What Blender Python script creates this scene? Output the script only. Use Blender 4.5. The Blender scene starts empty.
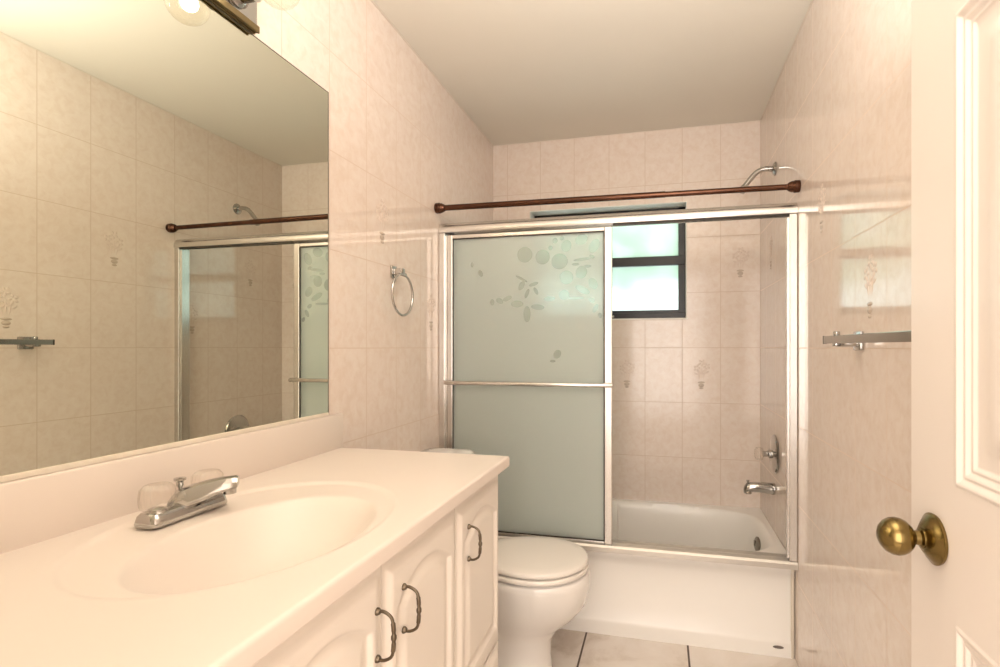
import bpy, bmesh, math, random
from mathutils import Vector, Matrix
random.seed(4)
S = bpy.context.scene
C = S.collection
PI = math.pi

# ------------------------------------------------------------ camera, light, exposure
XL, XR, YB, ZC = -0.986, 0.510, 2.921, 2.44          # left wall, right wall, back wall, ceiling
YF = 0.13                                            # inner face of the wall with the doorway
cam_d = bpy.data.cameras.new('camera')
cam = bpy.data.objects.new('camera', cam_d); C.objects.link(cam)
cam_d.sensor_width = 36.0
cam_d.lens = 36.0 * 511.0 / 1000.0
cam_d.shift_x = -0.0408
cam_d.shift_y = 0.0135
cam_d.clip_start = 0.02
cam.location = (0, 0, 1.231)
cam.rotation_euler = (PI / 2, 0, 0.233)
S.camera = cam

S.view_settings.view_transform = 'Standard'
S.view_settings.look = 'None'
S.view_settings.gamma = 1.0
S.view_settings.use_curve_mapping = False
S.view_settings.exposure = 1.18

world = bpy.data.worlds.new('overcast_sky'); S.world = world
world.use_nodes = True
bg = world.node_tree.nodes['Background']
bg.inputs[0].default_value = (0.86, 0.97, 1.0, 1)
bg.inputs[1].default_value = 1.35

def area_light(name, loc, rot, sx, sy, power, col):
    l = bpy.data.lights.new(name, 'AREA'); l.shape = 'RECTANGLE'
    l.size, l.size_y, l.energy, l.color = sx, sy, power, col
    o = bpy.data.objects.new(name, l); C.objects.link(o)
    o.location = loc; o.rotation_euler = rot
    return o
# fill panel added in the unseen hallway, shining in through the open doorway
area_light('hallway_fill', (-0.22, -1.20, 1.35), (math.radians(90), 0, 0), 1.4, 2.0, 19.0, (1.0, 0.945, 0.91))
# assumed fill light, added out of view and bounced off the ceiling
area_light('assumed_bounce_fill', (0.05, 0.60, 1.86), (math.radians(180 - 6), 0, 0), 0.24, 0.24, 11.0, (1.0, 0.965, 0.94))
BULB_POWER = 10.5

# ------------------------------------------------------------ materials
def new_mat(name):
    m = bpy.data.materials.new(name); m.use_nodes = True
    nt = m.node_tree; nt.nodes.clear()
    out = nt.nodes.new('ShaderNodeOutputMaterial')
    return m, nt, out
def srgb(r, g, b):
    f = lambda c: (c / 255 / 12.92) if c / 255 <= 0.04045 else ((c / 255 + 0.055) / 1.055) ** 2.4
    return (f(r), f(g), f(b), 1)
def pbr(name, col, rough=0.5, metal=0.0, noise=0.0, nscale=20.0, bump=0.0, coat=0.0, spec=0.5):
    m, nt, out = new_mat(name)
    p = nt.nodes.new('ShaderNodeBsdfPrincipled')
    p.inputs['Base Color'].default_value = col
    p.inputs['Roughness'].default_value = rough
    p.inputs['Metallic'].default_value = metal
    p.inputs['Coat Weight'].default_value = coat
    p.inputs['Specular IOR Level'].default_value = spec
    nt.links.new(p.outputs[0], out.inputs[0])
    tc = nt.nodes.new('ShaderNodeTexCoord')
    n = nt.nodes.new('ShaderNodeTexNoise'); n.inputs['Scale'].default_value = nscale
    n.inputs['Detail'].default_value = 4
    nt.links.new(tc.outputs['Object'], n.inputs['Vector'])
    if noise > 0:
        mx = nt.nodes.new('ShaderNodeMix'); mx.data_type = 'RGBA'
        mx.inputs['A'].default_value = col
        mx.inputs['B'].default_value = tuple(c * (1 - noise) for c in col[:3]) + (1,)
        nt.links.new(n.outputs['Fac'], mx.inputs['Factor'])
        nt.links.new(mx.outputs['Result'], p.inputs['Base Color'])
    if bump > 0:
        b = nt.nodes.new('ShaderNodeBump'); b.inputs['Strength'].default_value = bump
        b.inputs['Distance'].default_value = 0.002
        nt.links.new(n.outputs['Fac'], b.inputs['Height'])
        nt.links.new(b.outputs[0], p.inputs['Normal'])
    return m

TW, TH = 0.201, 0.3025
def tile_mat(name, ua, u0, v0, tw=TW, th=TH, va='Z', c1=srgb(233, 218, 206), c2=srgb(236, 223, 212), vein=srgb(229, 212, 198), grout=srgb(208, 187, 168), mortar=0.0018, rough=0.07, vscale=30.0, bump=0.10):
    m, nt, out = new_mat(name)
    N, L = nt.nodes, nt.links
    p = N.new('ShaderNodeBsdfPrincipled'); p.inputs['Roughness'].default_value = rough; p.inputs['IOR'].default_value = 1.62
    tc = N.new('ShaderNodeTexCoord'); sx = N.new('ShaderNodeSeparateXYZ')
    L.new(tc.outputs['Object'], sx.inputs[0])
    cb = N.new('ShaderNodeCombineXYZ')
    for k, (ax, o) in enumerate(((ua, u0), (va, v0))):
        a = N.new('ShaderNodeMath'); a.operation = 'SUBTRACT'; a.inputs[1].default_value = o
        L.new(sx.outputs[ax], a.inputs[0]); L.new(a.outputs[0], cb.inputs[k])
    br = N.new('ShaderNodeTexBrick')
    br.offset = 0; br.squash = 1
    br.inputs['Scale'].default_value = 1; br.inputs['Brick Width'].default_value = tw
    br.inputs['Row Height'].default_value = th; br.inputs['Mortar Size'].default_value = mortar
    br.inputs['Mortar Smooth'].default_value = 0.3
    br.inputs['Color1'].default_value = (0, 0, 0, 1); br.inputs['Color2'].default_value = (1, 1, 1, 1)
    br.inputs['Mortar'].default_value = (0.5, 0.5, 0.5, 1)
    L.new(cb.outputs[0], br.inputs['Vector'])
    # marbling, shifted per tile
    sc = N.new('ShaderNodeVectorMath'); sc.operation = 'SCALE'; sc.inputs['Scale'].default_value = 7.0
    L.new(br.outputs['Color'], sc.inputs[0])
    ad = N.new('ShaderNodeVectorMath'); ad.operation = 'ADD'
    L.new(tc.outputs['Object'], ad.inputs[0]); L.new(sc.outputs[0], ad.inputs[1])
    n1 = N.new('ShaderNodeTexNoise'); n1.inputs['Scale'].default_value = vscale; n1.inputs['Detail'].default_value = 7
    n1.inputs['Roughness'].default_value = 0.62; n1.inputs['Distortion'].default_value = 0.5
    L.new(ad.outputs[0], n1.inputs['Vector'])
    rp = N.new('ShaderNodeValToRGB')
    e = rp.color_ramp.elements
    e[0].position = 0.36; e[0].color = vein
    e[1].position = 0.66; e[1].color = c2
    k = e.new(0.5); k.color = c1
    L.new(n1.outputs['Fac'], rp.inputs[0])
    mx = N.new('ShaderNodeMix'); mx.data_type = 'RGBA'
    L.new(br.outputs['Fac'], mx.inputs['Factor'])
    L.new(rp.outputs[0], mx.inputs['A']); mx.inputs['B'].default_value = grout
    L.new(mx.outputs['Result'], p.inputs['Base Color'])
    # rougher grout, faintly wavy glaze
    mr = N.new('ShaderNodeMath'); mr.operation = 'MULTIPLY_ADD'; mr.inputs[1].default_value = 0.5; mr.inputs[2].default_value = rough
    L.new(br.outputs['Fac'], mr.inputs[0]); L.new(mr.outputs[0], p.inputs['Roughness'])
    n2 = N.new('ShaderNodeTexNoise'); n2.inputs['Scale'].default_value = 9.0; n2.inputs['Detail'].default_value = 3
    L.new(ad.outputs[0], n2.inputs['Vector'])
    sb = N.new('ShaderNodeMath'); sb.operation = 'SUBTRACT'
    L.new(n2.outputs['Fac'], sb.inputs[0]); L.new(br.outputs['Fac'], sb.inputs[1])
    bp = N.new('ShaderNodeBump'); bp.inputs['Strength'].default_value = bump; bp.inputs['Distance'].default_value = 0.0016
    L.new(sb.outputs[0], bp.inputs['Height']); L.new(bp.outputs[0], p.inputs['Normal'])
    L.new(p.outputs[0], out.inputs[0])
    return m

M = {}
M['tile_left'] = tile_mat('glazed_tile_left', 'Y', 1.366 - 20 * TW, 1.2274 - 10 * TH)
M['tile_right'] = tile_mat('glazed_tile_right', 'Y', 1.3455 - 20 * TW, 1.2274 - 10 * TH)
M['tile_back'] = tile_mat('glazed_tile_back', 'X', 0.510 - 20 * TW, 1.2274 - 10 * TH, rough=0.17)
M['floor'] = tile_mat('marbled_floor_tile', 'X', -0.317 - 0.42 * 10, 2.30 - 0.42 * 10, 0.42, 0.42, va='Y',
                      c1=srgb(234, 224, 214), c2=srgb(240, 232, 224), vein=srgb(212, 198, 184), grout=srgb(84, 68, 56), mortar=0.0048, rough=0.22, vscale=3.5)
M['paint'] = pbr('ceiling_paint', srgb(236, 229, 216), 0.75, noise=0.03, nscale=6, bump=0.05)
M['door_paint'] = pbr('semi_gloss_door_paint', srgb(232, 221, 212), 0.32, noise=0.02, nscale=3)
M['cab'] = pbr('white_cabinet_foil', srgb(238, 229, 218), 0.38, noise=0.02, nscale=4)
M['cab_in'] = pbr('ceiling_seam_beige', srgb(225, 214, 200), 0.6)  # plain beige for the seam strip under the ceiling
M['marble'] = pbr('cultured_marble', srgb(230, 218, 207), 0.34, noise=0.03, nscale=5, coat=0.0)
M['porcelain'] = pbr('white_porcelain', srgb(246, 242, 237), 0.08, noise=0.01, coat=0.5)
M['tub'] = pbr('tub_enamel', srgb(248, 244, 238), 0.28, noise=0.01, coat=0.1)
M['seat'] = pbr('toilet_seat_plastic', srgb(246, 240, 232), 0.2, noise=0.01)
M['chrome'] = pbr('chrome', (0.52, 0.51, 0.49, 1), 0.10, 1.0, noise=0.05, nscale=8)
M['dull_chrome'] = pbr('worn_chrome', (0.52, 0.50, 0.46, 1), 0.2, 1.0, noise=0.2, nscale=40)
M['plate'] = pbr('tarnished_chrome', (0.42, 0.39, 0.35, 1), 0.22, 1.0, noise=0.3, nscale=40)
M['alu'] = pbr('satin_aluminium', (0.74, 0.72, 0.69, 1), 0.27, 1.0, noise=0.06, nscale=12)
M['track'] = pbr('dull_track_aluminium', (0.70, 0.67, 0.62, 1), 0.5, 1.0, noise=0.1, nscale=12)
M['brass'] = pbr('antique_brass', (0.29, 0.21, 0.08, 1), 0.20, 1.0, noise=0.35, nscale=25)
M['brass_trim'] = pbr('aged_brass_trim', (0.32, 0.25, 0.13, 1), 0.3, 1.0, noise=0.3, nscale=30)
M['pewter'] = pbr('antique_pewter_pull', (0.20, 0.16, 0.115, 1), 0.33, 1.0, noise=0.4, nscale=60)
M['bronze'] = pbr('oil_rubbed_bronze', (0.125, 0.060, 0.038, 1), 0.25, 1.0, noise=0.35, nscale=30)
M['black_frame'] = pbr('black_window_frame', srgb(24, 24, 26), 0.35, noise=0.3, nscale=30)
M['rubber'] = pbr('dark_gasket', srgb(52, 46, 38), 0.6)
M['caulk'] = pbr('white_caulk', srgb(226, 216, 200), 0.6)
M['lit_reveal'] = pbr('window_lit_reveal', srgb(240, 238, 230), 0.6, noise=0.04)
M['relief'] = pbr('relief_glaze', srgb(232, 215, 202), 0.15, noise=0.1, nscale=60)
M['relief_dark'] = pbr('relief_glaze_grey', srgb(206, 189, 173), 0.2, noise=0.1, nscale=60)
M['logo'] = pbr('grey_maker_badge', srgb(122, 112, 104), 0.4)
M['bark'] = pbr('shrub_bark', srgb(90, 70, 50), 0.8, noise=0.3)
M['leaf'] = pbr('leaf_green', srgb(110, 185, 100), 0.6, noise=0.3, nscale=8)
M['mirror'] = pbr('silvered_glass', (0.80, 0.82, 0.71, 1), 0.0, 1.0)
M['mirror_edge'] = pbr('mirror_edge', srgb(92, 88, 74), 0.4)

def clear_mat(name, tint, gloss=0.12, rough=0.03, ior=1.45):
    m, nt, out = new_mat(name); N, L = nt.nodes, nt.links
    t = N.new('ShaderNodeBsdfTransparent'); t.inputs[0].default_value = tint
    g = N.new('ShaderNodeBsdfGlossy'); g.inputs['Roughness'].default_value = rough
    fr = N.new('ShaderNodeLayerWeight'); fr.inputs[0].default_value = 0.25
    ad = N.new('ShaderNodeMath'); ad.operation = 'MULTIPLY_ADD'; ad.inputs[1].default_value = ior; ad.inputs[2].default_value = gloss; ad.use_clamp = True
    L.new(fr.outputs['Facing'], ad.inputs[0])
    mx = N.new('ShaderNodeMixShader'); L.new(ad.outputs[0], mx.inputs[0]); L.new(t.outputs[0], mx.inputs[1]); L.new(g.outputs[0], mx.inputs[2])
    L.new(mx.outputs[0], out.inputs[0]); return m
M['bulb_glass'] = clear_mat('clear_bulb_glass', (1.0, 0.98, 0.94, 1), 0.03, 0.05, 0.35)
M['acrylic'] = clear_mat('clear_acrylic', (0.985, 0.97, 0.95, 1), 0.07, 0.12, 0.30)

def frosted(name, col, wd, wt, wg, rough, masks=None, gcol=(0.96, 1.0, 0.98, 1)):
    """obscure glass: part scattered, part blurred see-through; optional clear motifs"""
    m, nt, out = new_mat(name); N, L = nt.nodes, nt.links
    d = N.new('ShaderNodeBsdfDiffuse'); d.inputs[0].default_value = col
    t = N.new('ShaderNodeBsdfTranslucent'); t.inputs[0].default_value = col
    g = N.new('ShaderNodeBsdfRefraction'); g.inputs['Color'].default_value = gcol; g.inputs['Roughness'].default_value = rough; g.inputs['IOR'].default_value = 1.12
    m1 = N.new('ShaderNodeMixShader'); m1.inputs[0].default_value = wt / (wd + wt); L.new(d.outputs[0], m1.inputs[1]); L.new(t.outputs[0], m1.inputs[2])
    m2 = N.new('ShaderNodeMixShader'); m2.inputs[0].default_value = wg; L.new(m1.outputs[0], m2.inputs[1]); L.new(g.outputs[0], m2.inputs[2])
    cur = m2.outputs[0]
    if masks:
        tc = N.new('ShaderNodeTexCoord'); prev = None
        nz = N.new('ShaderNodeTexNoise'); nz.inputs['Scale'].default_value = 60
        L.new(tc.outputs['Object'], nz.inputs['Vector'])
        for (cx, cz, ax, az, rot) in masks:
            mp = N.new('ShaderNodeMapping'); mp.vector_type = 'TEXTURE'
            mp.inputs['Location'].default_value = (cx, 0, cz); mp.inputs['Rotation'].default_value = (0, rot, 0)
            mp.inputs['Scale'].default_value = (ax, 1000, az)
            L.new(tc.outputs['Object'], mp.inputs[0])
            ln = N.new('ShaderNodeVectorMath'); ln.operation = 'LENGTH'; L.new(mp.outputs[0], ln.inputs[0])
            lt = N.new('ShaderNodeMath'); lt.operation = 'LESS_THAN'; lt.inputs[1].default_value = 1.0; L.new(ln.outputs['Value'], lt.inputs[0])
            if prev is None: prev = lt.outputs[0]
            else:
                mm = N.new('ShaderNodeMath'); mm.operation = 'MAXIMUM'; L.new(prev, mm.inputs[0]); L.new(lt.outputs[0], mm.inputs[1]); prev = mm.outputs[0]
        mu = N.new('ShaderNodeMath'); mu.operation = 'MULTIPLY'; L.new(prev, mu.inputs[0]); mu.inputs[1].default_value = 0.42
        tr = N.new('ShaderNodeBsdfTransparent'); tr.inputs[0].default_value = (0.9, 0.96, 0.92, 1)
        m3 = N.new('ShaderNodeMixShader'); L.new(mu.outputs[0], m3.inputs[0]); L.new(cur, m3.inputs[1]); L.new(tr.outputs[0], m3.inputs[2]); cur = m3.outputs[0]
    gl = N.new('ShaderNodeBsdfGlossy'); gl.inputs['Roughness'].default_value = 0.12
    fr = N.new('ShaderNodeFresnel'); fr.inputs[0].default_value = 1.4
    m4 = N.new('ShaderNodeMixShader'); L.new(fr.outputs[0], m4.inputs[0]); L.new(cur, m4.inputs[1]); L.new(gl.outputs[0], m4.inputs[2])
    L.new(m4.outputs[0], out.inputs[0]); return m

def emit_mat(name, col, st):
    m, nt, out = new_mat(name)
    e = nt.nodes.new('ShaderNodeEmission'); e.inputs[0].default_value = col; e.inputs[1].default_value = st
    nt.links.new(e.outputs[0], out.inputs[0]); return m

# ------------------------------------------------------------ mesh helpers
def obj(name, bm, mat, parent=None, smooth=False, angle=35, **props):
    me = bpy.data.meshes.new(name)
    bmesh.ops.recalc_face_normals(bm, faces=bm.faces)
    bm.to_mesh(me); bm.free()
    mats = mat if isinstance(mat, (list, tuple)) else [mat]
    for k in mats: me.materials.append(k)
    if smooth:
        me.polygons.foreach_set('use_smooth', [True] * len(me.polygons))
        if angle < 180:
            me.set_sharp_from_angle(angle=math.radians(angle))
    o = bpy.data.objects.new(name, me); C.objects.link(o)
    if parent is not None:
        o.parent = parent
        o.matrix_parent_inverse = Matrix.Translation(parent.location).inverted()
    for k, v in props.items(): o[k] = v
    return o
def thing(name, loc, label, cat, group=None):
    o = bpy.data.objects.new(name, None); C.objects.link(o); o.location = loc
    o.empty_display_size = 0.05
    o['label'] = label; o['category'] = cat
    if group: o['group'] = group
    return o
def box(bm, x0, x1, y0, y1, z0, z1, bev=0.0, seg=2):
    r = bmesh.ops.create_cube(bm, size=1.0)
    vs = r['verts']
    for v in vs:
        v.co = Vector(((x0 + x1) / 2 + v.co.x * (x1 - x0), (y0 + y1) / 2 + v.co.y * (y1 - y0), (z0 + z1) / 2 + v.co.z * (z1 - z0)))
    if bev > 0:
        es = list({e for v in vs for e in v.link_edges})
        bmesh.ops.bevel(bm, geom=es, offset=bev, segments=seg, profile=0.5, affect='EDGES')
    return bm
def B(*a, **k): return box(bmesh.new(), *a, **k)
def lathe(bm, prof, origin, axis, n=32, cap=True):
    """prof: list of (radius, distance along axis)"""
    a = Vector(axis).normalized(); o = Vector(origin)
    t = Vector((0, 0, 1)) if abs(a.z) < 0.9 else Vector((1, 0, 0))
    u = a.cross(t).normalized(); w = a.cross(u)
    rings = []
    for r, d in prof:
        rings.append([bm.verts.new(o + a * d + (u * math.cos(2 * PI * i / n) + w * math.sin(2 * PI * i / n)) * max(r, 1e-5)) for i in range(n)])
    for p, q in zip(rings, rings[1:]):
        for i in range(n): bm.faces.new((p[i], p[(i + 1) % n], q[(i + 1) % n], q[i]))
    if cap:
        bm.faces.new(rings[0]); bm.faces.new(rings[-1])
    return bm
def tube(bm, pts, rad, n=14, closed=False, cap=True, flat=None):
    pts = [Vector(p) for p in pts]; m = len(pts)
    rs = rad if isinstance(rad, (list, tuple)) else [rad] * m
    rings = []; prev = None
    for i, p in enumerate(pts):
        if closed: t = pts[(i + 1) % m] - pts[i - 1]
        else: t = pts[min(i + 1, m - 1)] - pts[max(i - 1, 0)]
        t.normalize()
        if prev is None:
            ref = Vector((0, 0, 1)) if abs(t.z) < 0.9 else Vector((0, 1, 0))
            u = t.cross(ref).normalized()
        else: u = (prev - t * prev.dot(t)).normalized()
        prev = u; w = t.cross(u)
        k = flat if flat else 1.0
        rings.append([bm.verts.new(p + (u * math.cos(2 * PI * j / n) + w * math.sin(2 * PI * j / n) * k) * rs[i]) for j in range(n)])
    rr = list(zip(rings, rings[1:])) + ([(rings[-1], rings[0])] if closed else [])
    for p, q in rr:
        for j in range(n): bm.faces.new((p[j], p[(j + 1) % n], q[(j + 1) % n], q[j]))
    if cap and not closed: bm.faces.new(rings[0]); bm.faces.new(rings[-1])
    return bm
def spline(pts, k=8):
    P = [Vector(p) for p in pts]; out = []
    for i in range(len(P) - 1):
        a, b, c, d = P[max(i - 1, 0)], P[i], P[i + 1], P[min(i + 2, len(P) - 1)]
        for j in range(k):
            t = j / k
            out.append(0.5 * ((2 * b) + (c - a) * t + (2 * a - 5 * b + 4 * c - d) * t * t + (3 * b - a - 3 * c + d) * t ** 3))
    out.append(P[-1]); return out
def loft(bm, rings, cap=True):
    R = [[bm.verts.new(p) for p in r] for r in rings]; n = len(R[0])
    for p, q in zip(R, R[1:]):
        for i in range(n): bm.faces.new((p[i], p[(i + 1) % n], q[(i + 1) % n], q[i]))
    if cap: bm.faces.new(R[0]); bm.faces.new(R[-1])
    return bm
def slab(bm, fn, us, vs, hf, back):
    """relief panel: fn(u,v,h)->point, hf(u,v)->height, closed with a skirt and back at h=back"""
    G = [[bm.verts.new(fn(u, v, hf(u, v))) for v in vs] for u in us]
    for i in range(len(us) - 1):
        for j in range(len(vs) - 1):
            bm.faces.new((G[i][j], G[i + 1][j], G[i + 1][j + 1], G[i][j + 1]))
    loop = [(i, 0) for i in range(len(us))] + [(len(us) - 1, j) for j in range(1, len(vs))] + \
           [(i, len(vs) - 1) for i in range(len(us) - 2, -1, -1)] + [(0, j) for j in range(len(vs) - 2, 0, -1)]
    bk = [bm.verts.new(fn(us[i], vs[j], back)) for i, j in loop]
    n = len(loop)
    for k in range(n):
        a = G[loop[k][0]][loop[k][1]]; b = G[loop[(k + 1) % n][0]][loop[(k + 1) % n][1]]
        bm.faces.new((a, b, bk[(k + 1) % n], bk[k]))
    bm.faces.new(bk)
    return bm
def lin(a, b, n): return [a + (b - a) * i / (n - 1) for i in range(n)]
def sst(a, b, x):
    t = max(0.0, min(1.0, (x - a) / (b - a))); return t * t * (3 - 2 * t)

# ------------------------------------------------------------ the room
YH = -1.35                                            # far end of the hallway behind the doorway
def struct(name, bm, mat, **k):
    o = obj(name, bm, mat, **k); o['kind'] = 'structure'; return o
struct('floor', B(XL - .1, XR + .1, YH, YB + .14, -.06, 0), M['floor'])
struct('ceiling', B(XL - .1, XR + .1, YH, YB + .14, ZC, ZC + .06), M['paint'])
wall_left = struct('wall_left', B(XL - .1, XL, YH, YB + .14, 0, ZC), M['tile_left'])
wall_right = struct('wall_right', B(XR, XR + .1, YH, YB + .14, 0, ZC), M['tile_right'])
WX0, WX1, WZ0, WZ1 = -.76, .133, 1.392, 2.032        # window opening
bm = bmesh.new()
for a in ((XL, WX0, 0, ZC), (WX1, XR, 0, ZC), (WX0, WX1, 0, WZ0), (WX0, WX1, WZ1, ZC)):
    box(bm, a[0], a[1], YB, YB + .14, a[2], a[3])
wall_back = struct('wall_back', bm, M['tile_back'])
DX0, DX1, DZ = -.37, .425, 2.05                       # doorway
bm = bmesh.new()
box(bm, XL, DX0, .03, YF, 0, ZC); box(bm, DX1, XR, .03, YF, 0, ZC); box(bm, DX0, DX1, .03, YF, DZ, ZC)
struct('wall_front', bm, M['paint'])
struct('wall_rear', B(XL, XR, YH - .1, YH, 0, ZC), M['paint'])
bm = bmesh.new()
box(bm, XL, DX0 - .01, .018, .03, 0, .09); box(bm, DX1 + .01, XR, .018, .03, 0, .09)
struct('baseboard_front', bm, M['door_paint'])

# thin dark seam where wall tiles meet the ceiling
bm = bmesh.new()
box(bm, XL, XL + .003, YF, YB, ZC - .004, ZC - .0005); box(bm, XR - .003, XR, YF, YB, ZC - .004, ZC - .0005); box(bm, XL, XR, YB - .003, YB, ZC - .004, ZC - .0005)
struct('trim_1', bm, M['cab_in'])

# relief tiles: a pot with three stems, pressed into the glaze
def relief(wall, fn, s=1.0):
    """fn(a, b, h): a across, b up, h out of the wall, metres from the tile centre"""
    def blob(bm, cx, cz, rx, rz, rot=0, h=.0018, n=14):
        cx, cz, rx, rz = cx * 1.3, cz * 1.3, rx * 1.3, rz * 1.3
        top = bm.verts.new(fn(cx, cz, h)); ring = []
        for i in range(n):
            t = 2 * PI * i / n; x = rx * math.cos(t); z = rz * math.sin(t)
            ring.append(bm.verts.new(fn(cx + x * math.cos(rot) - z * math.sin(rot), cz + x * math.sin(rot) + z * math.cos(rot), -.0005)))
        mid = [bm.verts.new(v.co * 0.45 + Vector(fn(cx, cz, h)) * 0.55 + (Vector(fn(0, 0, 1)) - Vector(fn(0, 0, 0))) * h * .35) for v in ring]
        for i in range(n):
            j = (i + 1) % n
            bm.faces.new((ring[i], ring[j], mid[j], mid[i])); bm.faces.new((mid[i], mid[j], top))
    bm = bmesh.new()
    # raised frame
    for (a0, a1, b0, b1) in ((-.055, .055, .088, .091), (-.055, .055, -.091, -.088), (-.055, -.052, -.091, .091), (.052, .055, -.091, .091))[:0]:
        p = [bm.verts.new(fn(a, b, h)) for a, b, h in ((a0, b0, 0), (a1, b0, 0), (a1, b1, 0), (a0, b1, 0), (a0, b0, .001), (a1, b0, .001), (a1, b1, .001), (a0, b1, .001))]
        for f in ((0, 1, 2, 3), (4, 5, 6, 7), (0, 1, 5, 4), (1, 2, 6, 5), (2, 3, 7, 6), (3, 0, 4, 7)): bm.faces.new([p[q] for q in f])
    for k, (x, z) in enumerate(((-.018, .03), (.002, .052), (.022, .036))):
        for i in range(5):
            t = 2 * PI * i / 5 + k
            blob(bm, x + .009 * math.cos(t), z + .010 * math.sin(t), .007, .005, t)
        blob(bm, x * .6, z * .2, .0022, .028, -x * 8)
        blob(bm, x * .7 + .008, z * .35, .010, .004, .6); blob(bm, x * .7 - .008, z * .2, .010, .004, 2.5)
    obj('relief_tile', bm, M['relief'], wall, smooth=True)
    bm = bmesh.new()
    for (cx, cz, rx, rz) in ((0, -.030, .020, .005), (0, -.042, .016, .009), (0, -.054, .012, .005)):
        blob(bm, cx, cz, rx * .8, rz * .9, 0, .0026)
    obj('relief_pot', bm, M['relief_dark'], wall, smooth=True)
ZR = [1.2274 + (k + .5) * TH for k in range(-4, 4)]   # row centres; index 4 is the row just above 1.2274
def lw(y, z): return lambda a, b, h: (XL + .0002 + h, y + a, z + b)
def rw(y, z): return lambda a, b, h: (XR - .0002 - h, y - a, z + b)
def bw(x, z): return lambda a, b, h: (x + a, YB - .0002 - h, z + b)
yl = lambda k: 1.366 + (k + .5) * TW
yr_ = lambda k: 1.3455 + (k + .5) * TW
xb = lambda k: .510 - (k + .5) * TW
for k, z in ((1, ZR[5]), (3, ZR[4])): relief(wall_left, lw(yl(k), z))
for k, z in ((0, ZR[4]), (2, ZR[5]), (4, ZR[4]), (6, ZR[5])): relief(wall_right, rw(yr_(k), z))
for k, z in ((1, ZR[3]), (3, ZR[3]), (0, ZR[5])): relief(wall_back, bw(xb(k), z))

# window
win = struct('window_1', B(WX0 + .002, WX1 - .002, YB + .102, YB + .136, WZ0, WZ0 + .052, .003), M['black_frame'])
win.location = (0, 0, 0)
FY0, FY1 = YB + .098, YB + .138
bm = bmesh.new()
box(bm, WX0, WX0 + .045, FY0, FY1, WZ0, WZ1, .003); box(bm, WX1 - .042, WX1, FY0, FY1, WZ0, WZ1, .003)
box(bm, WX0, WX1, FY0, FY1, WZ1 - .03, WZ1, .003); box(bm, WX0, WX1, FY0 - .01, FY1, 1.700, 1.752, .003)
box(bm, WX0, WX1, FY0 - .02, FY1, WZ0, WZ0 + .035, .003)
obj('window_frame', bm, M['black_frame'], win)
M['pane'] = frosted('obscure_window_glass', (0.84, 0.92, 0.88, 1), .3, 1.0, .62, .5)
for n, (z0, z1) in enumerate(((WZ0 + .045, 1.708), (1.745, WZ1 - .025))):
    obj('window_pane', B(WX0 + .035, WX1 - .018, YB + .115, YB + .121, z0, z1), M['pane'], win)
obj('window_latch', B(-.33, -.27, FY0 - .028, FY0 - .018, WZ0 + .010, WZ0 + .022, .002), M['dull_chrome'], win)
bm = bmesh.new()       # reveal lining of the opening, its colour whitened to carry the window light
e = .004
box(bm, WX0, WX1, YB - .002, FY0, WZ1 - e, WZ1); box(bm, WX0, WX0 + e, YB - .002, FY0, WZ0, WZ1 - e); box(bm, WX1 - e, WX1, YB - .002, FY0, WZ0, WZ1 - e)
box(bm, WX0 - .008, WX1 + .006, YB - .006, FY0, WZ0 - .008, WZ0)
obj('window_reveal', bm, M['lit_reveal'], win)

# greenery outside, seen as a green blur through the obscure glass
shrub = thing('garden_shrub', (-.45, 4.5, 0), 'blurred green shrub outside behind the frosted window', 'shrub')
bm = bmesh.new()
tube(bm, [(-.45, 4.5, 0), (-.44, 4.5, .7), (-.47, 4.52, 1.4)], [.05, .04, .03], 10)
obj('trunk', bm, M['bark'], shrub, smooth=True)
bm = bmesh.new()
for i in range(1400):
    t = random.uniform(0, 2 * PI); u = random.uniform(-1, 1); r = random.uniform(.55, 1) ** .5
    c = Vector((-.25 + 1.05 * r * math.cos(t) * math.sqrt(1 - u * u), 4.45 + .45 * r * math.sin(t) * math.sqrt(1 - u * u), 2.34 + .62 * r * u))
    a = Vector((random.gauss(0, 1), random.gauss(0, 1), random.gauss(0, 1))).normalized(); b = a.orthogonal().normalized(); l = random.uniform(.05, .10)
    vs = [bm.verts.new(c + a * l), bm.verts.new(c + b * l * .5), bm.verts.new(c - a * l), bm.verts.new(c - b * l * .5)]
    bm.faces.new(vs)
obj('foliage', bm, M['leaf'], shrub)

# ------------------------------------------------------------ bathtub
YT = 2.195; ZRIM = .372
tub = thing('bathtub', (-.238, 2.55, 0), 'white alcove bathtub along the back wall beneath the window', 'bathtub')
TX0, TX1 = XL + .002, XR - .002
bcx, bcy, bax, bay = -.238, 2.562, .716, .320
def tub_h(x, y):
    e = (abs((x - bcx) / bax) ** 4.0 + abs((y - bcy) / bay) ** 4.0) ** (1 / 4.0)
    d = .30 * (1 - sst(.84 if x > bcx else .62, 1.0, e))
    edge = min(max(y - YT - .013, 0), .03) / .03
    return ZRIM - d - .010 * (1 - math.sqrt(max(0, 1 - (1 - edge) ** 2)))
bm = slab(bmesh.new(), lambda u, v, h: (u, v, h), lin(TX0, TX1, 150), lin(YT + .013, YB - .002, 90), tub_h, .02)
obj('basin', bm, M['tub'], tub, smooth=True, angle=60)
prof = [(YT + .0, .365), (YT - .004, .350), (YT - .002, .335), (YT + .010, .325), (YT + .012, .30), (YT + .008, .075), (YT - .001, .062), (YT - .003, .05), (YT - .003, .0), (YT + .03, 0), (YT + .03, .365)]
bm = loft(bmesh.new(), [[(x, y, z) for y, z in prof] for x in (TX0, TX1)])
obj('apron', bm, M['tub'], tub, smooth=True, angle=50)
bm = bmesh.new()
box(bm, TX1 - .012, TX1, YT - .006, YT + .01, 0, .37, .004)
obj('caulk_bead', bm, M['caulk'], tub, smooth=True)
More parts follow.
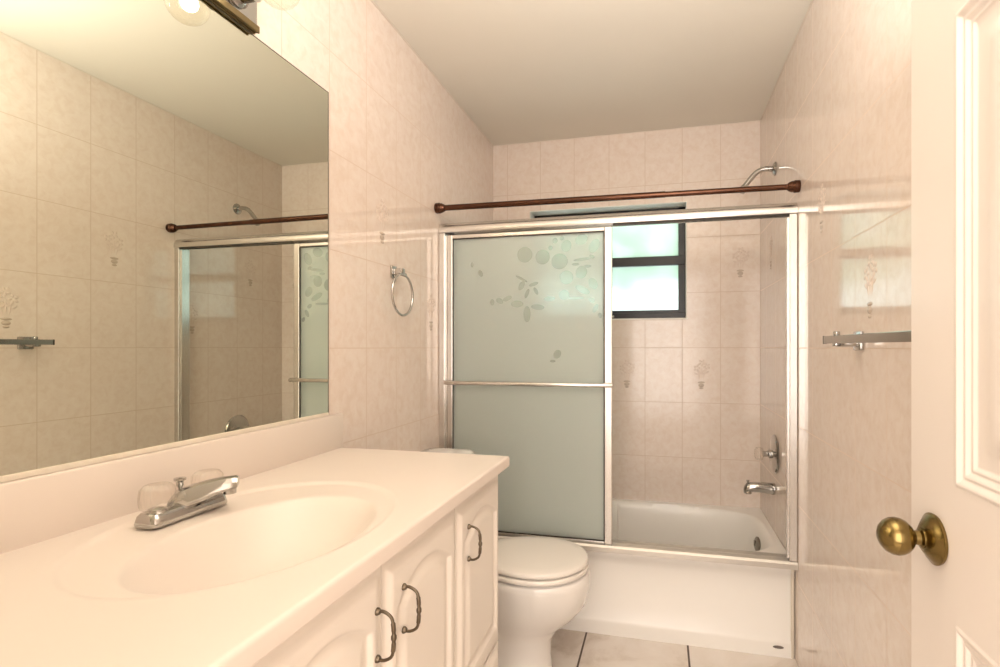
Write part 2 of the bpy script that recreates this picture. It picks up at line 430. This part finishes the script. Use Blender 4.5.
bm = loft(bmesh.new(), [[(.449 + .020 * math.cos(t), y, .040 + .0055 * math.sin(t)) for t in lin(0, 2 * PI * 23 / 24, 24)] for y in (YT - .006, YT - .002)])
obj('maker_badge', bm, M['logo'], tub)
OX = next(x for x in lin(.2, .46, 300) if tub_h(x, 2.57) > .310)
bm = lathe(bmesh.new(), [(.0, 0), (.030, 0), (.034, .003), (.034, .006), (.022, .011), (.0, .012)], (OX - .008, 2.56, .308), (-1, -.22, .12), 28)
box(bm, OX - .026, OX - .014, 2.567, 2.573, .297, .323, .002)
obj('overflow_plate', bm, M['plate'], tub, smooth=True)

# ------------------------------------------------------------ shower valve, spout, shower arm
v = thing('shower_valve', (XR, 2.55, .735), 'round chrome shower valve plate with clear knob above the tub spout', 'faucet')
obj('escutcheon', lathe(bmesh.new(), [(.0, 0), (.088, 0), (.090, .004), (.084, .010), (.045, .016), (.03, .018), (.0, .018)], (XR - .001, 2.55, .735), (-1, 0, 0), 40), M['chrome'], v, smooth=True)
obj('stem', lathe(bmesh.new(), [(.0, 0), (.020, 0), (.020, .012), (.013, .016), (.013, .034), (0, .034)], (XR - .019, 2.55, .735), (-1, 0, 0), 24), M['chrome'], v, smooth=True)
def fluted(bm, o, axis, prof, n=48, amp=.09, lobes=12):
    a = Vector(axis).normalized(); t = Vector((0, 0, 1)) if abs(a.z) < .9 else Vector((1, 0, 0))
    u = a.cross(t).normalized(); w = a.cross(u); o = Vector(o); R = []
    for r, d in prof:
        R.append([o + a * d + (u * math.cos(2 * PI * i / n) + w * math.sin(2 * PI * i / n)) * r * (1 + amp * math.cos(lobes * 2 * PI * i / n)) for i in range(n)])
    return loft(bm, R)
obj('valve_knob', fluted(bmesh.new(), (XR - .050, 2.55, .735), (-1, 0, 0), [(.012, 0), (.026, .006), (.029, .020), (.026, .034), (.014, .040)]), M['acrylic'], v, smooth=True, angle=70)
sp = thing('tub_spout', (XR, 2.56, .572), 'chrome tub filler spout low on the tiled wall over the tub', 'spout')
obj('spout_body', loft(bmesh.new(), [[(x, 2.56 + ry * math.cos(t), z + rz * math.sin(t)) for t in lin(0, 2 * PI * 23 / 24, 24)] for x, z, ry, rz in
    ((XR - .001, .572, .027, .027), (XR - .010, .572, .028, .028), (XR - .018, .573, .026, .027), (XR - .07, .576, .024, .024), (XR - .105, .574, .022, .023), (XR - .125, .568, .019, .024), (XR - .134, .560, .013, .017), (XR - .137, .557, .006, .009))]), M['chrome'], sp, smooth=True, angle=60)
obj('outlet_lip', lathe(bmesh.new(), [(.0, 0), (.015, 0), (.016, .014), (.0, .016)], (XR - .117, 2.56, .558), (0, 0, -1), 20), M['chrome'], sp, smooth=True)
obj('diverter_knob', lathe(bmesh.new(), [(.003, 0), (.003, .010), (.007, .012), (.007, .018), (.0, .019)], (XR - .118, 2.56, .588), (0, 0, 1), 16), M['chrome'], sp, smooth=True)
sa = thing('shower_pipe', (XR, 2.55, 2.055), 'bent chrome shower pipe without a head on the right wall above the curtain rod', 'shower pipe')
obj('flange', lathe(bmesh.new(), [(.0, 0), (.031, 0), (.032, .003), (.024, .010), (.012, .014), (.0, .014)], (XR - .001, 2.55, 2.055), (-1, 0, 0), 28), M['chrome'], sa, smooth=True)
arm = spline([(XR - .01, 2.55, 2.055), (XR - .045, 2.55, 2.058), (XR - .08, 2.55, 2.045), (XR - .115, 2.55, 2.008), (XR - .135, 2.55, 1.982)], 6)
obj('arm_pipe', tube(bmesh.new(), arm, .0120, 16), M['chrome'], sa, smooth=True)
dv = (Vector(arm[-1]) - Vector(arm[-3])).normalized()
obj('threaded_collar', lathe(bmesh.new(), [(.0, -.004), (.0135, -.004), (.0155, .002), (.0155, .016), (.019, .020), (.019, .028), (.010, .032), (.0, .032)], arm[-1], dv, 20), M['chrome'], sa, smooth=True)

# ------------------------------------------------------------ sliding shower doors
YD = 2.178
enc = thing('shower_enclosure_frame', (-.238, YD, ZRIM), 'satin aluminium header, wall jambs and track framing the tub opening', 'shower frame')
hp = [(-.034, 1.748), (-.036, 1.752), (-.034, 1.772), (-.024, 1.788), (-.008, 1.795), (.012, 1.795), (.028, 1.788), (.034, 1.772), (.034, 1.748), (.030, 1.748), (.030, 1.760), (-.030, 1.760), (-.030, 1.748)]
obj('header_rail', loft(bmesh.new(), [[(x, YD + y, z) for y, z in hp] for x in (XL + .001, XR - .001)]), M['alu'], enc, smooth=True, angle=40)
obj('header_lip', B(-.20, XR - .03, YD - .0295, YD - .024, 1.7395, 1.7485), M['rubber'], enc, label='dark strip under the header')
bm = bmesh.new()
box(bm, XL + .001, XL + .030, YD - .032, YD + .032, .40, 1.7475, .003); box(bm, XL + .010, XL + .036, YD - .020, YD - .012, .41, 1.735)
obj('wall_jamb', bm, M['alu'], enc)
bm = bmesh.new()
box(bm, XR - .030, XR - .001, YD - .032, YD + .032, .40, 1.7475, .003); box(bm, XR - .037, XR - .010, YD - .020, YD - .012, .41, 1.735)
obj('wall_jamb', bm, M['alu'], enc)
tp = [(-.038, .3725), (-.038, .392), (-.032, .400), (-.028, .3895), (-.002, .3895), (-.002, .402), (.002, .402), (.002, .3895), (.030, .3895), (.030, .403), (.036, .403), (.038, .3725)]
obj('bottom_track', loft(bmesh.new(), [[(x, YD + y, z) for y, z in tp] for x in (XL + .001, XR - .001)]), M['track'], enc)

mk = []
# clear petals, bubbles and leaves in the frosting (metres on the door)
for (x, z, a, b, r) in (
    (-.585, 1.635, .034, .034, 0), (-.505, 1.622, .032, .032, 0), (-.43, 1.60, .036, .034, 0), (-.40, 1.665, .022, .026, .3), (-.335, 1.69, .028, .022, -.4), (-.28, 1.66, .020, .032, .5),
    (-.45, 1.69, .012, .012, 0), (-.47, 1.66, .010, .010, 0), (-.42, 1.70, .010, .010, 0), (-.60, 1.53, .030, .006, .5), (-.545, 1.505, .022, .008, -.3), (-.60, 1.50, .012, .022, .5),
    (-.575, 1.465, .008, .022, .4), (-.535, 1.475, .008, .018, -.5), (-.62, 1.42, .028, .015, 0), (-.527, 1.405, .030, .012, .1), (-.575, 1.375, .016, .035, 0), (-.70, 1.435, .018, .012, .5), (-.665, 1.445, .022, .010, -.4),
    (-.735, 1.43, .010, .014, 0), (-.40, 1.53, .030, .030, 0), (-.335, 1.55, .024, .028, .3), (-.285, 1.50, .018, .026, -.5), (-.33, 1.475, .034, .014, .5), (-.41, 1.455, .022, .022, 0), (-.475, 1.44, .026, .010, 0),
    (-.36, 1.44, .040, .006, 0), (-.29, 1.43, .014, .010, .6), (-.275, 1.395, .010, .020, .5), (-.255, 1.365, .008, .012, -.4), (-.33, 1.605, .040, .007, -.1), (-.36, 1.585, .016, .006, 0), (-.29, 1.615, .012, .008, .4), (-.31, 1.575, .018, .006, 0),
    (-.79, 1.56, .010, .016, -.4), (-.83, 1.60, .007, .012, 0), (-.44, 1.20, .016, .020, .6), (-.46, 1.17, .012, .006, 0)):
    mk.append((x, z, a, b, r))
M['frost'] = frosted('etched_shower_glass', (0.95, 0.99, 0.96, 1), 1.1, 1.0, .56, .62, mk)
M['frost2'] = frosted('frosted_shower_glass', (0.95, 0.99, 0.96, 1), .8, 1.2, .72, .42)
def slide(name, y, x0, x1, bar_side, label, pane_mat):
    t = thing(name, ((x0 + x1) / 2, y, .392), label, 'shower door', 'sliding shower doors')
    z0, z1 = .3915, 1.738
    for a, b in ((x0, x0 + .026), (x1 - .032, x1)):
        obj('stile', B(a, b, y - .010, y + .010, z0 + .001, z1, .003), M['alu'], t)
    obj('top_rail', B(x0 + .026, x1 - .032, y - .009, y + .009, z1 - .018, z1, .003), M['alu'], t)
    obj('bottom_rail', B(x0 + .026, x1 - .032, y - .009, y + .009, z0 + .001, z0 + .020, .003), M['alu'], t)
    obj('glass_pane', B(x0 + .022, x1 - .028, y - .0025, y + .0025, z0 + .015, z1 - .014), pane_mat, t)
    bm = bmesh.new()
    g0, g1, h0, h1 = x0 + .026, x1 - .032, z0 + .020, z1 - .018
    for a in ((g0, g1, h0, h0 + .005), (g0, g1, h1 - .004, h1), (g0, g0 + .004, h0 + .006, h1 - .005), (g1 - .004, g1, h0 + .006, h1 - .005)):
        box(bm, a[0], a[1], y - .0055, y - .003, a[2], a[3])
    obj('gasket', bm, M['rubber'], t)
    if bar_side:
        yb = y + bar_side * .032
        bm = bmesh.new()
        lathe(bm, [(.008, 0), (.0095, .003), (.0095, x1 - x0 + .007), (.008, x1 - x0 + .010)], (x0 - .005, yb, 1.071), (1, 0, 0), 18)
        for xx in (x0 + .012, x1 - .012):
            box(bm, xx - .006, xx + .006, min(y, yb) + (0 if bar_side < 0 else .010), max(y, yb) - (.010 if bar_side < 0 else 0), 1.065, 1.077, .002)
        obj('towel_bar', bm, M['alu'], t, smooth=True)
    return t
slide('sliding_shower_door', YD - .014, XL + .038, -.204, -1, 'outer frosted sliding shower door with clear etched flowers and a towel bar', M['frost'])
slide('sliding_shower_door', YD + .014, XL + .040, -.212, 0, 'inner frosted sliding shower door standing behind the etched outer one', M['frost2'])

# ------------------------------------------------------------ curtain rod
rod = thing('shower_curtain_rod', (-.238, 2.120, 1.848), 'bare dark bronze tension curtain rod spanning wall to wall above the shower header', 'curtain rod')
zl, zr = 1.852, 1.843; yrod = 2.12
xm = .012; zm = zl + (zr - zl) * (xm - XL) / (XR - XL)
obj('thick_tube', tube(bmesh.new(), [(XL + .004, yrod, zl), (xm, yrod, zm)], .0128, 20), M['bronze'], rod, smooth=True)
obj('thin_tube', tube(bmesh.new(), [(xm - .01, yrod, zm), (XR - .004, yrod, zr)], .0112, 20), M['bronze'], rod, smooth=True)
bp = [(.0, 0), (.0225, 0), (.0235, .003), (.0235, .018), (.0205, .022), (.0215, .026), (.0175, .036), (.0140, .042), (.0, .043)]
obj('end_flange', lathe(bmesh.new(), bp, (XL + .001, yrod, zl), (1, 0, 0), 28), M['bronze'], rod, smooth=True)
obj('end_flange', lathe(bmesh.new(), bp, (XR - .001, yrod, zr), (-1, 0, 0), 28), M['bronze'], rod, smooth=True)

# ------------------------------------------------------------ towel ring and towel bar
tr = thing('towel_ring', (XL, 1.745, 1.515), 'chrome towel ring on a square bracket on the left tiled wall', 'towel ring')
bm = B(XL + .0005, XL + .008, 1.722, 1.762, 1.488, 1.536, .003)
obj('wall_plate', bm, M['chrome'], tr, smooth=True)
bm = B(XL + .007, XL + .046, 1.731, 1.755, 1.500, 1.526, .005); tube(bm, [(XL + .040, 1.72, 1.503), (XL + .040, 1.765, 1.503)], .007, 12)
obj('post', bm, M['chrome'], tr, smooth=True)
rc = (XL + .041, 1.742, 1.427)
obj('ring', tube(bmesh.new(), [(rc[0], rc[1] + .077 * math.sin(t), rc[2] + .077 * math.cos(t)) for t in lin(0, 2 * PI * 59 / 60, 60)], .0046, 10, closed=True), M['chrome'], tr, smooth=True)
tb = thing('towel_bar', (XR, 1.28, 1.25), 'flat chrome towel bar on the right tiled wall, partly behind the door', 'towel bar')
obj('bar', B(.434, .443, .93, 1.556, 1.240, 1.261, .0015), M['chrome'], tb)
obj('bar_end', B(.4335, .4435, 1.556, 1.560, 1.2395, 1.2615, .001), M['rubber'], tb, label='dark end cap')
for y in (1.505, .975):
    bm = B(XR - .010, XR - .0005, y - .026, y + .026, 1.222, 1.272, .003)
    box(bm, .444, XR - .009, y - .016, y + .016, 1.232, 1.262, .004)
    lathe(bm, [(.007, 0), (.008, .003), (.008, .009), (.006, .011)], (.452, y, 1.262), (0, 0, 1), 14)
    obj('bracket', bm, M['chrome'], tb, smooth=True)

# ------------------------------------------------------------ toilet
YC = 1.88
wc = thing('toilet', (-.62, YC, 0), 'white toilet between the vanity cabinet and the bathtub', 'toilet')
def egg(cx, cy, fx, bx, ry, z, n=56, p=2.0):
    o = []
    for i in range(n):
        t = 2 * PI * i / n; c, s = math.cos(t), math.sin(t)
        sc = lambda q: math.copysign(abs(q) ** (2 / p), q)
        o.append((cx + (fx if c > 0 else bx) * sc(c), cy + ry * sc(s), z))
    return o
rings = []
for z, cx, fx, bx, ry in ((.0, -.55, .150, .26, .098), (.012, -.55, .152, .262, .100), (.03, -.55, .146, .255, .095), (.08, -.55, .142, .25, .088), (.14, -.545, .140, .25, .087), (.185, -.53, .160, .26, .105),
                          (.23, -.50, .185, .27, .132), (.28, -.475, .198, .28, .156), (.33, -.46, .197, .29, .171), (.37, -.455, .195, .29, .178), (.392, -.455, .193, .29, .178), (.398, -.455, .188, .285, .174)):
    rings.append(egg(cx, YC, fx, bx, ry, z))
obj('bowl', loft(bmesh.new(), rings), M['porcelain'], wc, smooth=True, angle=70)
def disc(z0, z1, cx, fx, bx, ry, rnd, dome=0.0):
    R = [egg(cx, YC, fx - rnd, bx - rnd, ry - rnd, z0), egg(cx, YC, fx, bx, ry, z0 + rnd * .6), egg(cx, YC, fx, bx, ry, z1 - rnd), egg(cx, YC, fx - rnd * .3, bx - rnd * .3, ry - rnd * .3, z1 - rnd * .3), egg(cx, YC, fx - rnd, bx - rnd, ry - rnd, z1)]
    for k in (.8, .55, .3, .08): R.append(egg(cx, YC, (fx - rnd) * k, (bx - rnd) * k, (ry - rnd) * k, z1 + dome * (1 - k * k)))
    return loft(bmesh.new(), R)
obj('seat', disc(.4055, .424, -.455, .190, .25, .183, .006), M['seat'], wc, smooth=True, angle=70)
obj('lid', disc(.4275, .449, -.455, .188, .25, .181, .008, .006), M['seat'], wc, smooth=True, angle=70)
for s in (-1, 1):
    obj('hinge', lathe(bmesh.new(), [(.0, 0), (.012, 0), (.012, .03), (.0, .03)], (-.700, YC + s * .07 - .015, .425), (0, 1, 0), 16), M['seat'], wc, smooth=True)
def rr(x0, x1, y0, y1, z, r, n=6):
    o = []
    for cx, cy, a in ((x1 - r, y1 - r, 0), (x0 + r, y1 - r, PI / 2), (x0 + r, y0 + r, PI), (x1 - r, y0 + r, 1.5 * PI)):
        for i in range(n + 1):
            t = a + PI / 2 * i / n; o.append((cx + r * math.cos(t), cy + r * math.sin(t), z))
    return o
obj('tank', loft(bmesh.new(), [rr(-.96, -.79, YC - .15, YC + .15, .41, .03), rr(-.972, -.775, YC - .163, YC + .153, .60, .035), rr(-.975, -.772, YC - .168, YC + .158, .762, .035)]), M['porcelain'], wc, smooth=True, angle=50)
obj('tank_lid', loft(bmesh.new(), [rr(-.976, -.768, YC - .172, YC + .160, .763, .04), rr(-.980, -.762, YC - .178, YC + .166, .768, .045), rr(-.980, -.762, YC - .178, YC + .166, .790, .045), rr(-.972, -.772, YC - .168, YC + .156, .799, .05), rr(-.93, -.82, YC - .15, YC + .13, .803, .05)]), M['porcelain'], wc, smooth=True, angle=50)
bm = lathe(bmesh.new(), [(.0, 0), (.014, 0), (.014, .012), (.0, .013)], (-.772, YC - .15, .71), (1, 0, 0), 16)
tube(bm, [(-.756, YC - .15, .71), (-.752, YC - .11, .707), (-.750, YC - .07, .70)], [.006, .005, .007], 10)
obj('flush_lever', bm, M['chrome'], wc, smooth=True)
bm = bmesh.new(); tube(bm, [(XL + .01, YC - .17, .18), (XL + .05, YC - .17, .18), (XL + .06, YC - .17, .22), (XL + .07, YC - .15, .42)], .006, 10)
lathe(bm, [(.0, 0), (.022, 0), (.015, .01), (.0, .01)], (XL + .001, YC - .17, .18), (1, 0, 0), 16)
obj('water_supply', bm, M['chrome'], wc, smooth=True)

# ------------------------------------------------------------ vanity
VY0, VY1 = YF + .002, 1.385; FXB = -.465; FXF = -.445; VT = .89
van = thing('vanity_cabinet', (-.71, .76, 0), 'white vanity cabinet with arched raised panel doors under the long countertop', 'cabinet')
bm = bmesh.new()
box(bm, XL + .001, FXB, VY1 - .018, VY1, .10, VT); box(bm, XL + .001, FXB, VY0, VY0 + .018, .10, VT)
box(bm, XL + .001, FXB, VY0 + .018, VY1 - .018, .10, .118); box(bm, FXB - .02, FXB, VY0 + .018, VY1 - .018, .118, VT)
box(bm, XL + .001, XL + .007, VY0 + .018, VY1 - .018, .118, VT); box(bm, XL + .001, FXB - .06, VY0, VY1 - .012, 0, .10)
obj('carcass', bm, M['cab'], van)
def arch_d(y, z, y0, y1, z0, z1, sag):
    yc, w = (y0 + y1) / 2, (y1 - y0) / 2
    u = (y - yc) / w
    top = z1 - sag * min(abs(u), 1.2) ** 2.1
    return min(y - y0, y1 - y, z - z0, (top - z) * .93)
def cab_profile(d):
    if d <= 0: return 0
    return -.0075 * sst(0, .008, d) + .0075 * sst(.013, .038, d)
def edge_profile(e): return -.0085 * (1 - sst(.007, .026, e))
seams = [VY0, .455, .7635, 1.072, VY1]
handles = [.425, .7365, .823, 1.134]
for k in range(4):
    a, b = seams[k] + .0012, seams[k + 1] - .0012
    # tall arched door
    z0, z1 = .402, .868
    def hf(y, z):
        e = min(y - a, b - y, z - z0, z1 - z)
        return edge_profile(e) + cab_profile(arch_d(y, z, a + .036, b - .036, z0 + .05, z1 - .043, .046))
    fn = lambda u, v, h: (FXF + h, u, v)
    d = obj('door', slab(bmesh.new(), fn, lin(a, b, 90), lin(z0, z1, 130), hf, FXB + .0005 - FXF), M['cab'], van, smooth=True, angle=60)
    hy = handles[k]; hz0, hz1 = .731, .807
    pts = spline([(FXF - .001, hy, hz0), (FXF + .012, hy, hz0 - .001), (FXF + .025, hy, hz0 + .006), (FXF + .029, hy, hz0 + .018), (FXF + .030, hy, (hz0 + hz1) / 2), (FXF + .029, hy, hz1 - .018), (FXF + .025, hy, hz1 - .006), (FXF + .012, hy, hz1 + .001), (FXF - .001, hy, hz1)], 8)
    n = len(pts); rad = []
    for i, p in enumerate(pts):
        q = abs(p.z - (hz0 + hz1) / 2); r = .0036
        if q < .004: r = .0062
        elif q < .010: r = .0042
        elif q < .022: r = .0050
        if i < 3 or i > n - 4: r = .0062 - .0006 * min(i, n - 1 - i)
        rad.append(r * .74)
    bm = tube(bmesh.new(), pts, rad, 12)
    for zz in (hz0, hz1): lathe(bm, [(.0, 0), (.0062, 0), (.0062, .0025), (.004, .006), (.0, .006)], (FXF, hy, zz), (1, 0, 0), 16)
    h = obj('pull_handle', bm, M['pewter'], d, smooth=True)
    # plinth drawer front below
    z0, z1 = .115, .396
    def hf2(y, z):
        e = min(y - a, b - y, z - z0, z1 - z)
        return edge_profile(e) + cab_profile(min(y - a - .046, b - .046 - y, z - z0 - .05, z1 - .05 - z))
    obj('lower_panel', slab(bmesh.new(), fn, lin(a, b, 60), lin(z0, z1, 60), hf2, FXB + .0005 - FXF), M['cab'], van, smooth=True, angle=60)

# countertop with moulded bowl
CX0, CX1, CY0, CY1, CZ = XL + .001, -.425, YF + .001, 1.402, .92
top = thing('countertop', (-.70, .766, VT), 'pale cream moulded countertop with an oval basin and backsplash', 'countertop')
def ell(x, y, cx, cy, a, b): return math.hypot((x - cx) / a, (y - cy) / b)
def counter_h(x, y):
    eo = ell(x, y, -.700, .765, .222, .280); eb = ell(x, y, -.650, .738, .150, .212)
    h = CZ - .0048 * (1 - sst(.955, 1.0, eo)) + .0008 * math.exp(-((eo - 1.02) / .02) ** 2)
    if eb < 1.08:
        q = .112 * (1 - (eb / 1.02) ** 2.3); k_ = .006
        h -= .5 * (q + math.sqrt(q * q + k_ * k_ * .25)) * (1 - sst(1.02, 1.08, eb))
    e = min(CX1 - x, CY1 - y); r = .007
    if e < r: h -= r - math.sqrt(max(0, r * r - (r - e) ** 2))
    return h
us = lin(CX0, CX1 - .008, 120) + [CX1 - .006, CX1 - .004, CX1 - .0025, CX1 - .0012, CX1 - .0004, CX1]
vs = lin(CY0, CY1 - .008, 250) + [CY1 - .006, CY1 - .004, CY1 - .0025, CY1 - .0012, CY1 - .0004, CY1]
bm = bmesh.new()
G = [[bm.verts.new((u, v_, counter_h(u, v_))) for v_ in vs] for u in us]
for i in range(len(us) - 1):
    for j in range(len(vs) - 1): bm.faces.new((G[i][j], G[i + 1][j], G[i + 1][j + 1], G[i][j + 1]))
zb = VT + .001
bx_ = [bm.verts.new((CX1, v_, zb)) for v_ in vs]; by_ = [bm.verts.new((u, CY1, zb)) for u in us[:-1]] + [bx_[-1]]
bx2 = [bm.verts.new((FXB + .002, v_, zb)) for v_ in vs]
for j in range(len(vs) - 1):
    bm.faces.new((G[-1][j], G[-1][j + 1], bx_[j + 1], bx_[j])); bm.faces.new((bx_[j], bx_[j + 1], bx2[j + 1], bx2[j]))
for i in range(len(us) - 1): bm.faces.new((G[i][-1], G[i + 1][-1], by_[i + 1], by_[i]))
obj('counter_slab', bm, M['marble'], top, smooth=True, angle=60)
obj('backsplash', B(XL + .001, XL + .021, CY0, 1.408, CZ - .006, 1.024, .004), M['marble'], top, smooth=True)
bm = lathe(bmesh.new(), [(.0, 0), (.021, 0), (.023, .002), (.021, .004), (.014, .003), (.0, .002)], (-.650, .738, counter_h(-.65, .738)), (0, 0, 1), 24)
obj('drain_ring', bm, M['chrome'], top, smooth=True)

# faucet
FX, FY, FZ = -.868, .774, CZ
fa = thing('bathroom_faucet', (FX, FY, FZ), 'chrome centerset faucet with clear fluted knobs at the back of the basin', 'faucet')
R = []
for z, g in ((0, .0), (.003, .001), (.016, -.003), (.021, -.008)):
    R.append([(x, y, FZ + z) for x, y, _ in rr(FX - .026 - g, FX + .026 + g, FY - .079 - g, FY + .079 + g, 0, .014 + g)])
obj('base_plate', loft(bmesh.new(), R), M['chrome'], fa, smooth=True, angle=40)
dirv = Vector((.80, .60, 0)).normalized(); side = Vector((-dirv.y, dirv.x, 0))
secs = [(-.022, .018, .020, .030), (-.012, .018, .022, .044), (.01, .019, .022, .052), (.035, .026, .020, .058), (.060, .036, .0175, .062), (.084, .042, .0160, .063), (.088, .044, .0150, .061)]
R = []
for s, zb_, hw, zt in secs:
    c0 = Vector((FX, FY, FZ)) + dirv * s
    R.append([tuple(c0 + side * hw * a + Vector((0, 0, zb_ + (zt - zb_) * b))) for a, b in ((-1, 0), (1, 0), (1, .55), (.7, .92), (.3, 1), (-.3, 1), (-.7, .92), (-1, .55))])
obj('spout', loft(bmesh.new(), R), M['chrome'], fa, smooth=True, angle=30)
c0 = Vector((FX, FY, FZ)) + dirv * .074
obj('aerator', lathe(bmesh.new(), [(.0, 0), (.011, 0), (.011, .014), (.0, .015)], c0 + Vector((0, 0, .044)), (0, 0, -1), 18), M['chrome'], fa, smooth=True)
for s in (-1, 1):
    y = FY + s * .051
    obj('handle_stem', lathe(bmesh.new(), [(.0, 0), (.016, 0), (.014, .006), (.008, .008), (.0, .009)], (FX, y, FZ + .020), (0, 0, 1), 20), M['chrome'], fa, smooth=True)
    obj('fluted_knob', fluted(bmesh.new(), (FX, y, FZ + .026), (0, 0, 1), [(.022, 0), (.026, .003), (.0275, .018), (.026, .034), (.019, .042), (.010, .043)], n=96, amp=.05, lobes=16), M['acrylic'], fa, smooth=True, angle=50)
bm = lathe(bmesh.new(), [(.003, 0), (.003, .026), (.006, .031), (.006, .038), (.010, .041), (.010, .045), (.0, .046)], (FX - .014, FY + .004, FZ + .02), (0, 0, 1), 14)
obj('popup_rod', bm, M['chrome'], fa, smooth=True)

# ------------------------------------------------------------ mirror
mi = thing('wall_mirror', (XL, .74, 1.026), 'large frameless wall mirror above the backsplash, reflecting the tiled wall', 'mirror')
obj('mirror_glass', B(XL + .001, XL + .006, YF + .004, 1.352, 1.0275, 1.998), M['mirror'], mi)
bm = bmesh.new()
box(bm, XL + .001, XL + .0068, 1.3515, 1.3535, 1.0275, 1.9995); box(bm, XL + .001, XL + .0068, YF + .004, 1.3535, 1.998, 1.9998)
obj('mirror_edge', bm, M['mirror_edge'], mi)
obj('bottom_channel', B(XL + .001, XL + .0095, YF + .004, 1.350, 1.0245, 1.034, .001), M['caulk'], mi)

# ------------------------------------------------------------ vanity light
LY0, LY1, LZ0, LZ1 = .43, 1.062, 2.0005, 2.112
vl = thing('vanity_light', (XL, .75, LZ0), 'brass edged vanity light bar above the mirror with clear globe bulbs', 'light fixture')
obj('back_plate', B(XL + .001, XL + .020, LY0 + .003, LY1 - .003, LZ0 + .012, LZ1 - .012, .002), M['chrome'], vl)
for z0 in (LZ0, LZ1 - .016):
    bm = bmesh.new()
    for k in range(4):
        x = XL + .001 + k * .0062
        box(bm, x, x + .0054, LY0, LY1, z0 + (.0 if k % 2 else .002), z0 + .016 - (.0 if k % 2 else .002), .001)
    box(bm, XL + .001, XL + .024, LY0 + .002, LY1 - .002, z0 + .004, z0 + .013)
    obj('ridged_trim', bm, M['brass_trim'], vl)
M['core'] = emit_mat('glowing_filament', (1.0, 0.85, 0.68, 1), BULB_POWER)
for k in range(4):
    y = .997 - k * .152; z = 2.055
    sk = obj('socket', lathe(bmesh.new(), [(.0, 0), (.029, 0), (.030, .004), (.026, .010), (.021, .014), (.021, .044), (.023, .048), (.0, .048)], (XL + .0205, y, z), (1, 0, 0), 28), M['chrome'], vl, smooth=True)
    cx = XL + .134; pr = [(.012, -.068), (.0135, -.050), (.020, -.043)]
    for i in range(4, 25):
        t = PI * i / 24; pr.append((.047 * math.sin(t), -.047 * math.cos(t)))
    obj('globe_bulb', lathe(bmesh.new(), pr, (cx, y, z), (1, 0, 0), 32), M['bulb_glass'], sk, smooth=True, angle=180)
    pr = [(.019 * math.sin(PI * i / 14), -.019 * math.cos(PI * i / 14)) for i in range(15)]
    obj('filament', lathe(bmesh.new(), pr, (cx - .006, y, z), (1, 0, 0), 20), M['core'], sk, smooth=True, angle=180)

# ------------------------------------------------------------ the open door
DXF, DT, DYA, DYB, DH = .385, .035, .168, .925, 2.03
cols = [(DYA + .125, DYA + .325), (DYB - .125 - .200, DYB - .125)]
rowsz = [(.24, .857), (1.043, 1.680), (1.79, 1.92)]
def dp(d):
    if d <= 0: return .0
    h = .0020 * sst(0, .004, d) - .0055 * sst(.005, .014, d) + .0012 * sst(.014, .016, d) - .0045 * sst(.017, .025, d) + .0010 * sst(.025, .027, d) - .0035 * sst(.028, .034, d) + .0060 * sst(.048, .072, d)
    return h
def hd(y, z):
    m = -1
    for a, b in cols:
        for c, e in rowsz: m = max(m, min(y - a, b - y, z - c, e - z))
    return dp(m)
def dens(a, b, marks, step=.009, fine=.0016):
    x = a; o = [a]
    while x < b - 1e-6:
        near = any(-.003 < (x - mk_) * sg < .037 for mk_, sg in marks)
        x = min(b, x + (fine if near else step)); o.append(x)
    return o
ym = [(a, 1) for a, b in cols] + [(b, -1) for a, b in cols]; zm_ = [(a, 1) for a, b in rowsz] + [(b, -1) for a, b in rowsz]
bm = slab(bmesh.new(), lambda u, v, h: (DXF - h, u, v), dens(DYA, DYB, ym), dens(.012, DH, zm_), hd, -DT)
door = struct('door_1', bm, M['door_paint'], smooth=True, angle=50)
door['label'] = 'white six panel door standing open against the right wall'
KY, KZ = .852, .953
obj('rosette', lathe(bmesh.new(), [(.0, 0), (.0355, 0), (.0365, .002), (.0365, .004), (.033, .0055), (.031, .008), (.018, .0165), (.0, .0165)], (DXF - .0002, KY, KZ), (-1, 0, 0), 40), M['brass'], door, smooth=True)
obj('door_knob', lathe(bmesh.new(), [(.0125, .010), (.0125, .014), (.0145, .016), (.0145, .019), (.0105, .021), (.0100, .027), (.0125, .029), (.0175, .032), (.0235, .038), (.0262, .044), (.0272, .050), (.0262, .057), (.0225, .064), (.0160, .0700), (.0080, .0735), (.0, .0740)], (DXF, KY, KZ), (-1, 0, 0), 40), M['brass'], door, smooth=True)
obj('latch_plate', B(DXF + .005, DXF + .030, DYB - .0005, DYB + .001, KZ - .028, KZ + .028), M['brass'], door)
for z in (.25, 1.05, 1.80):
    obj('hinge', lathe(bmesh.new(), [(.0, 0), (.007, 0), (.007, .09), (.0, .09)], (DXF + DT + .002, DYA - .006, z), (0, 0, 1), 12), M['brass'], door, smooth=True)
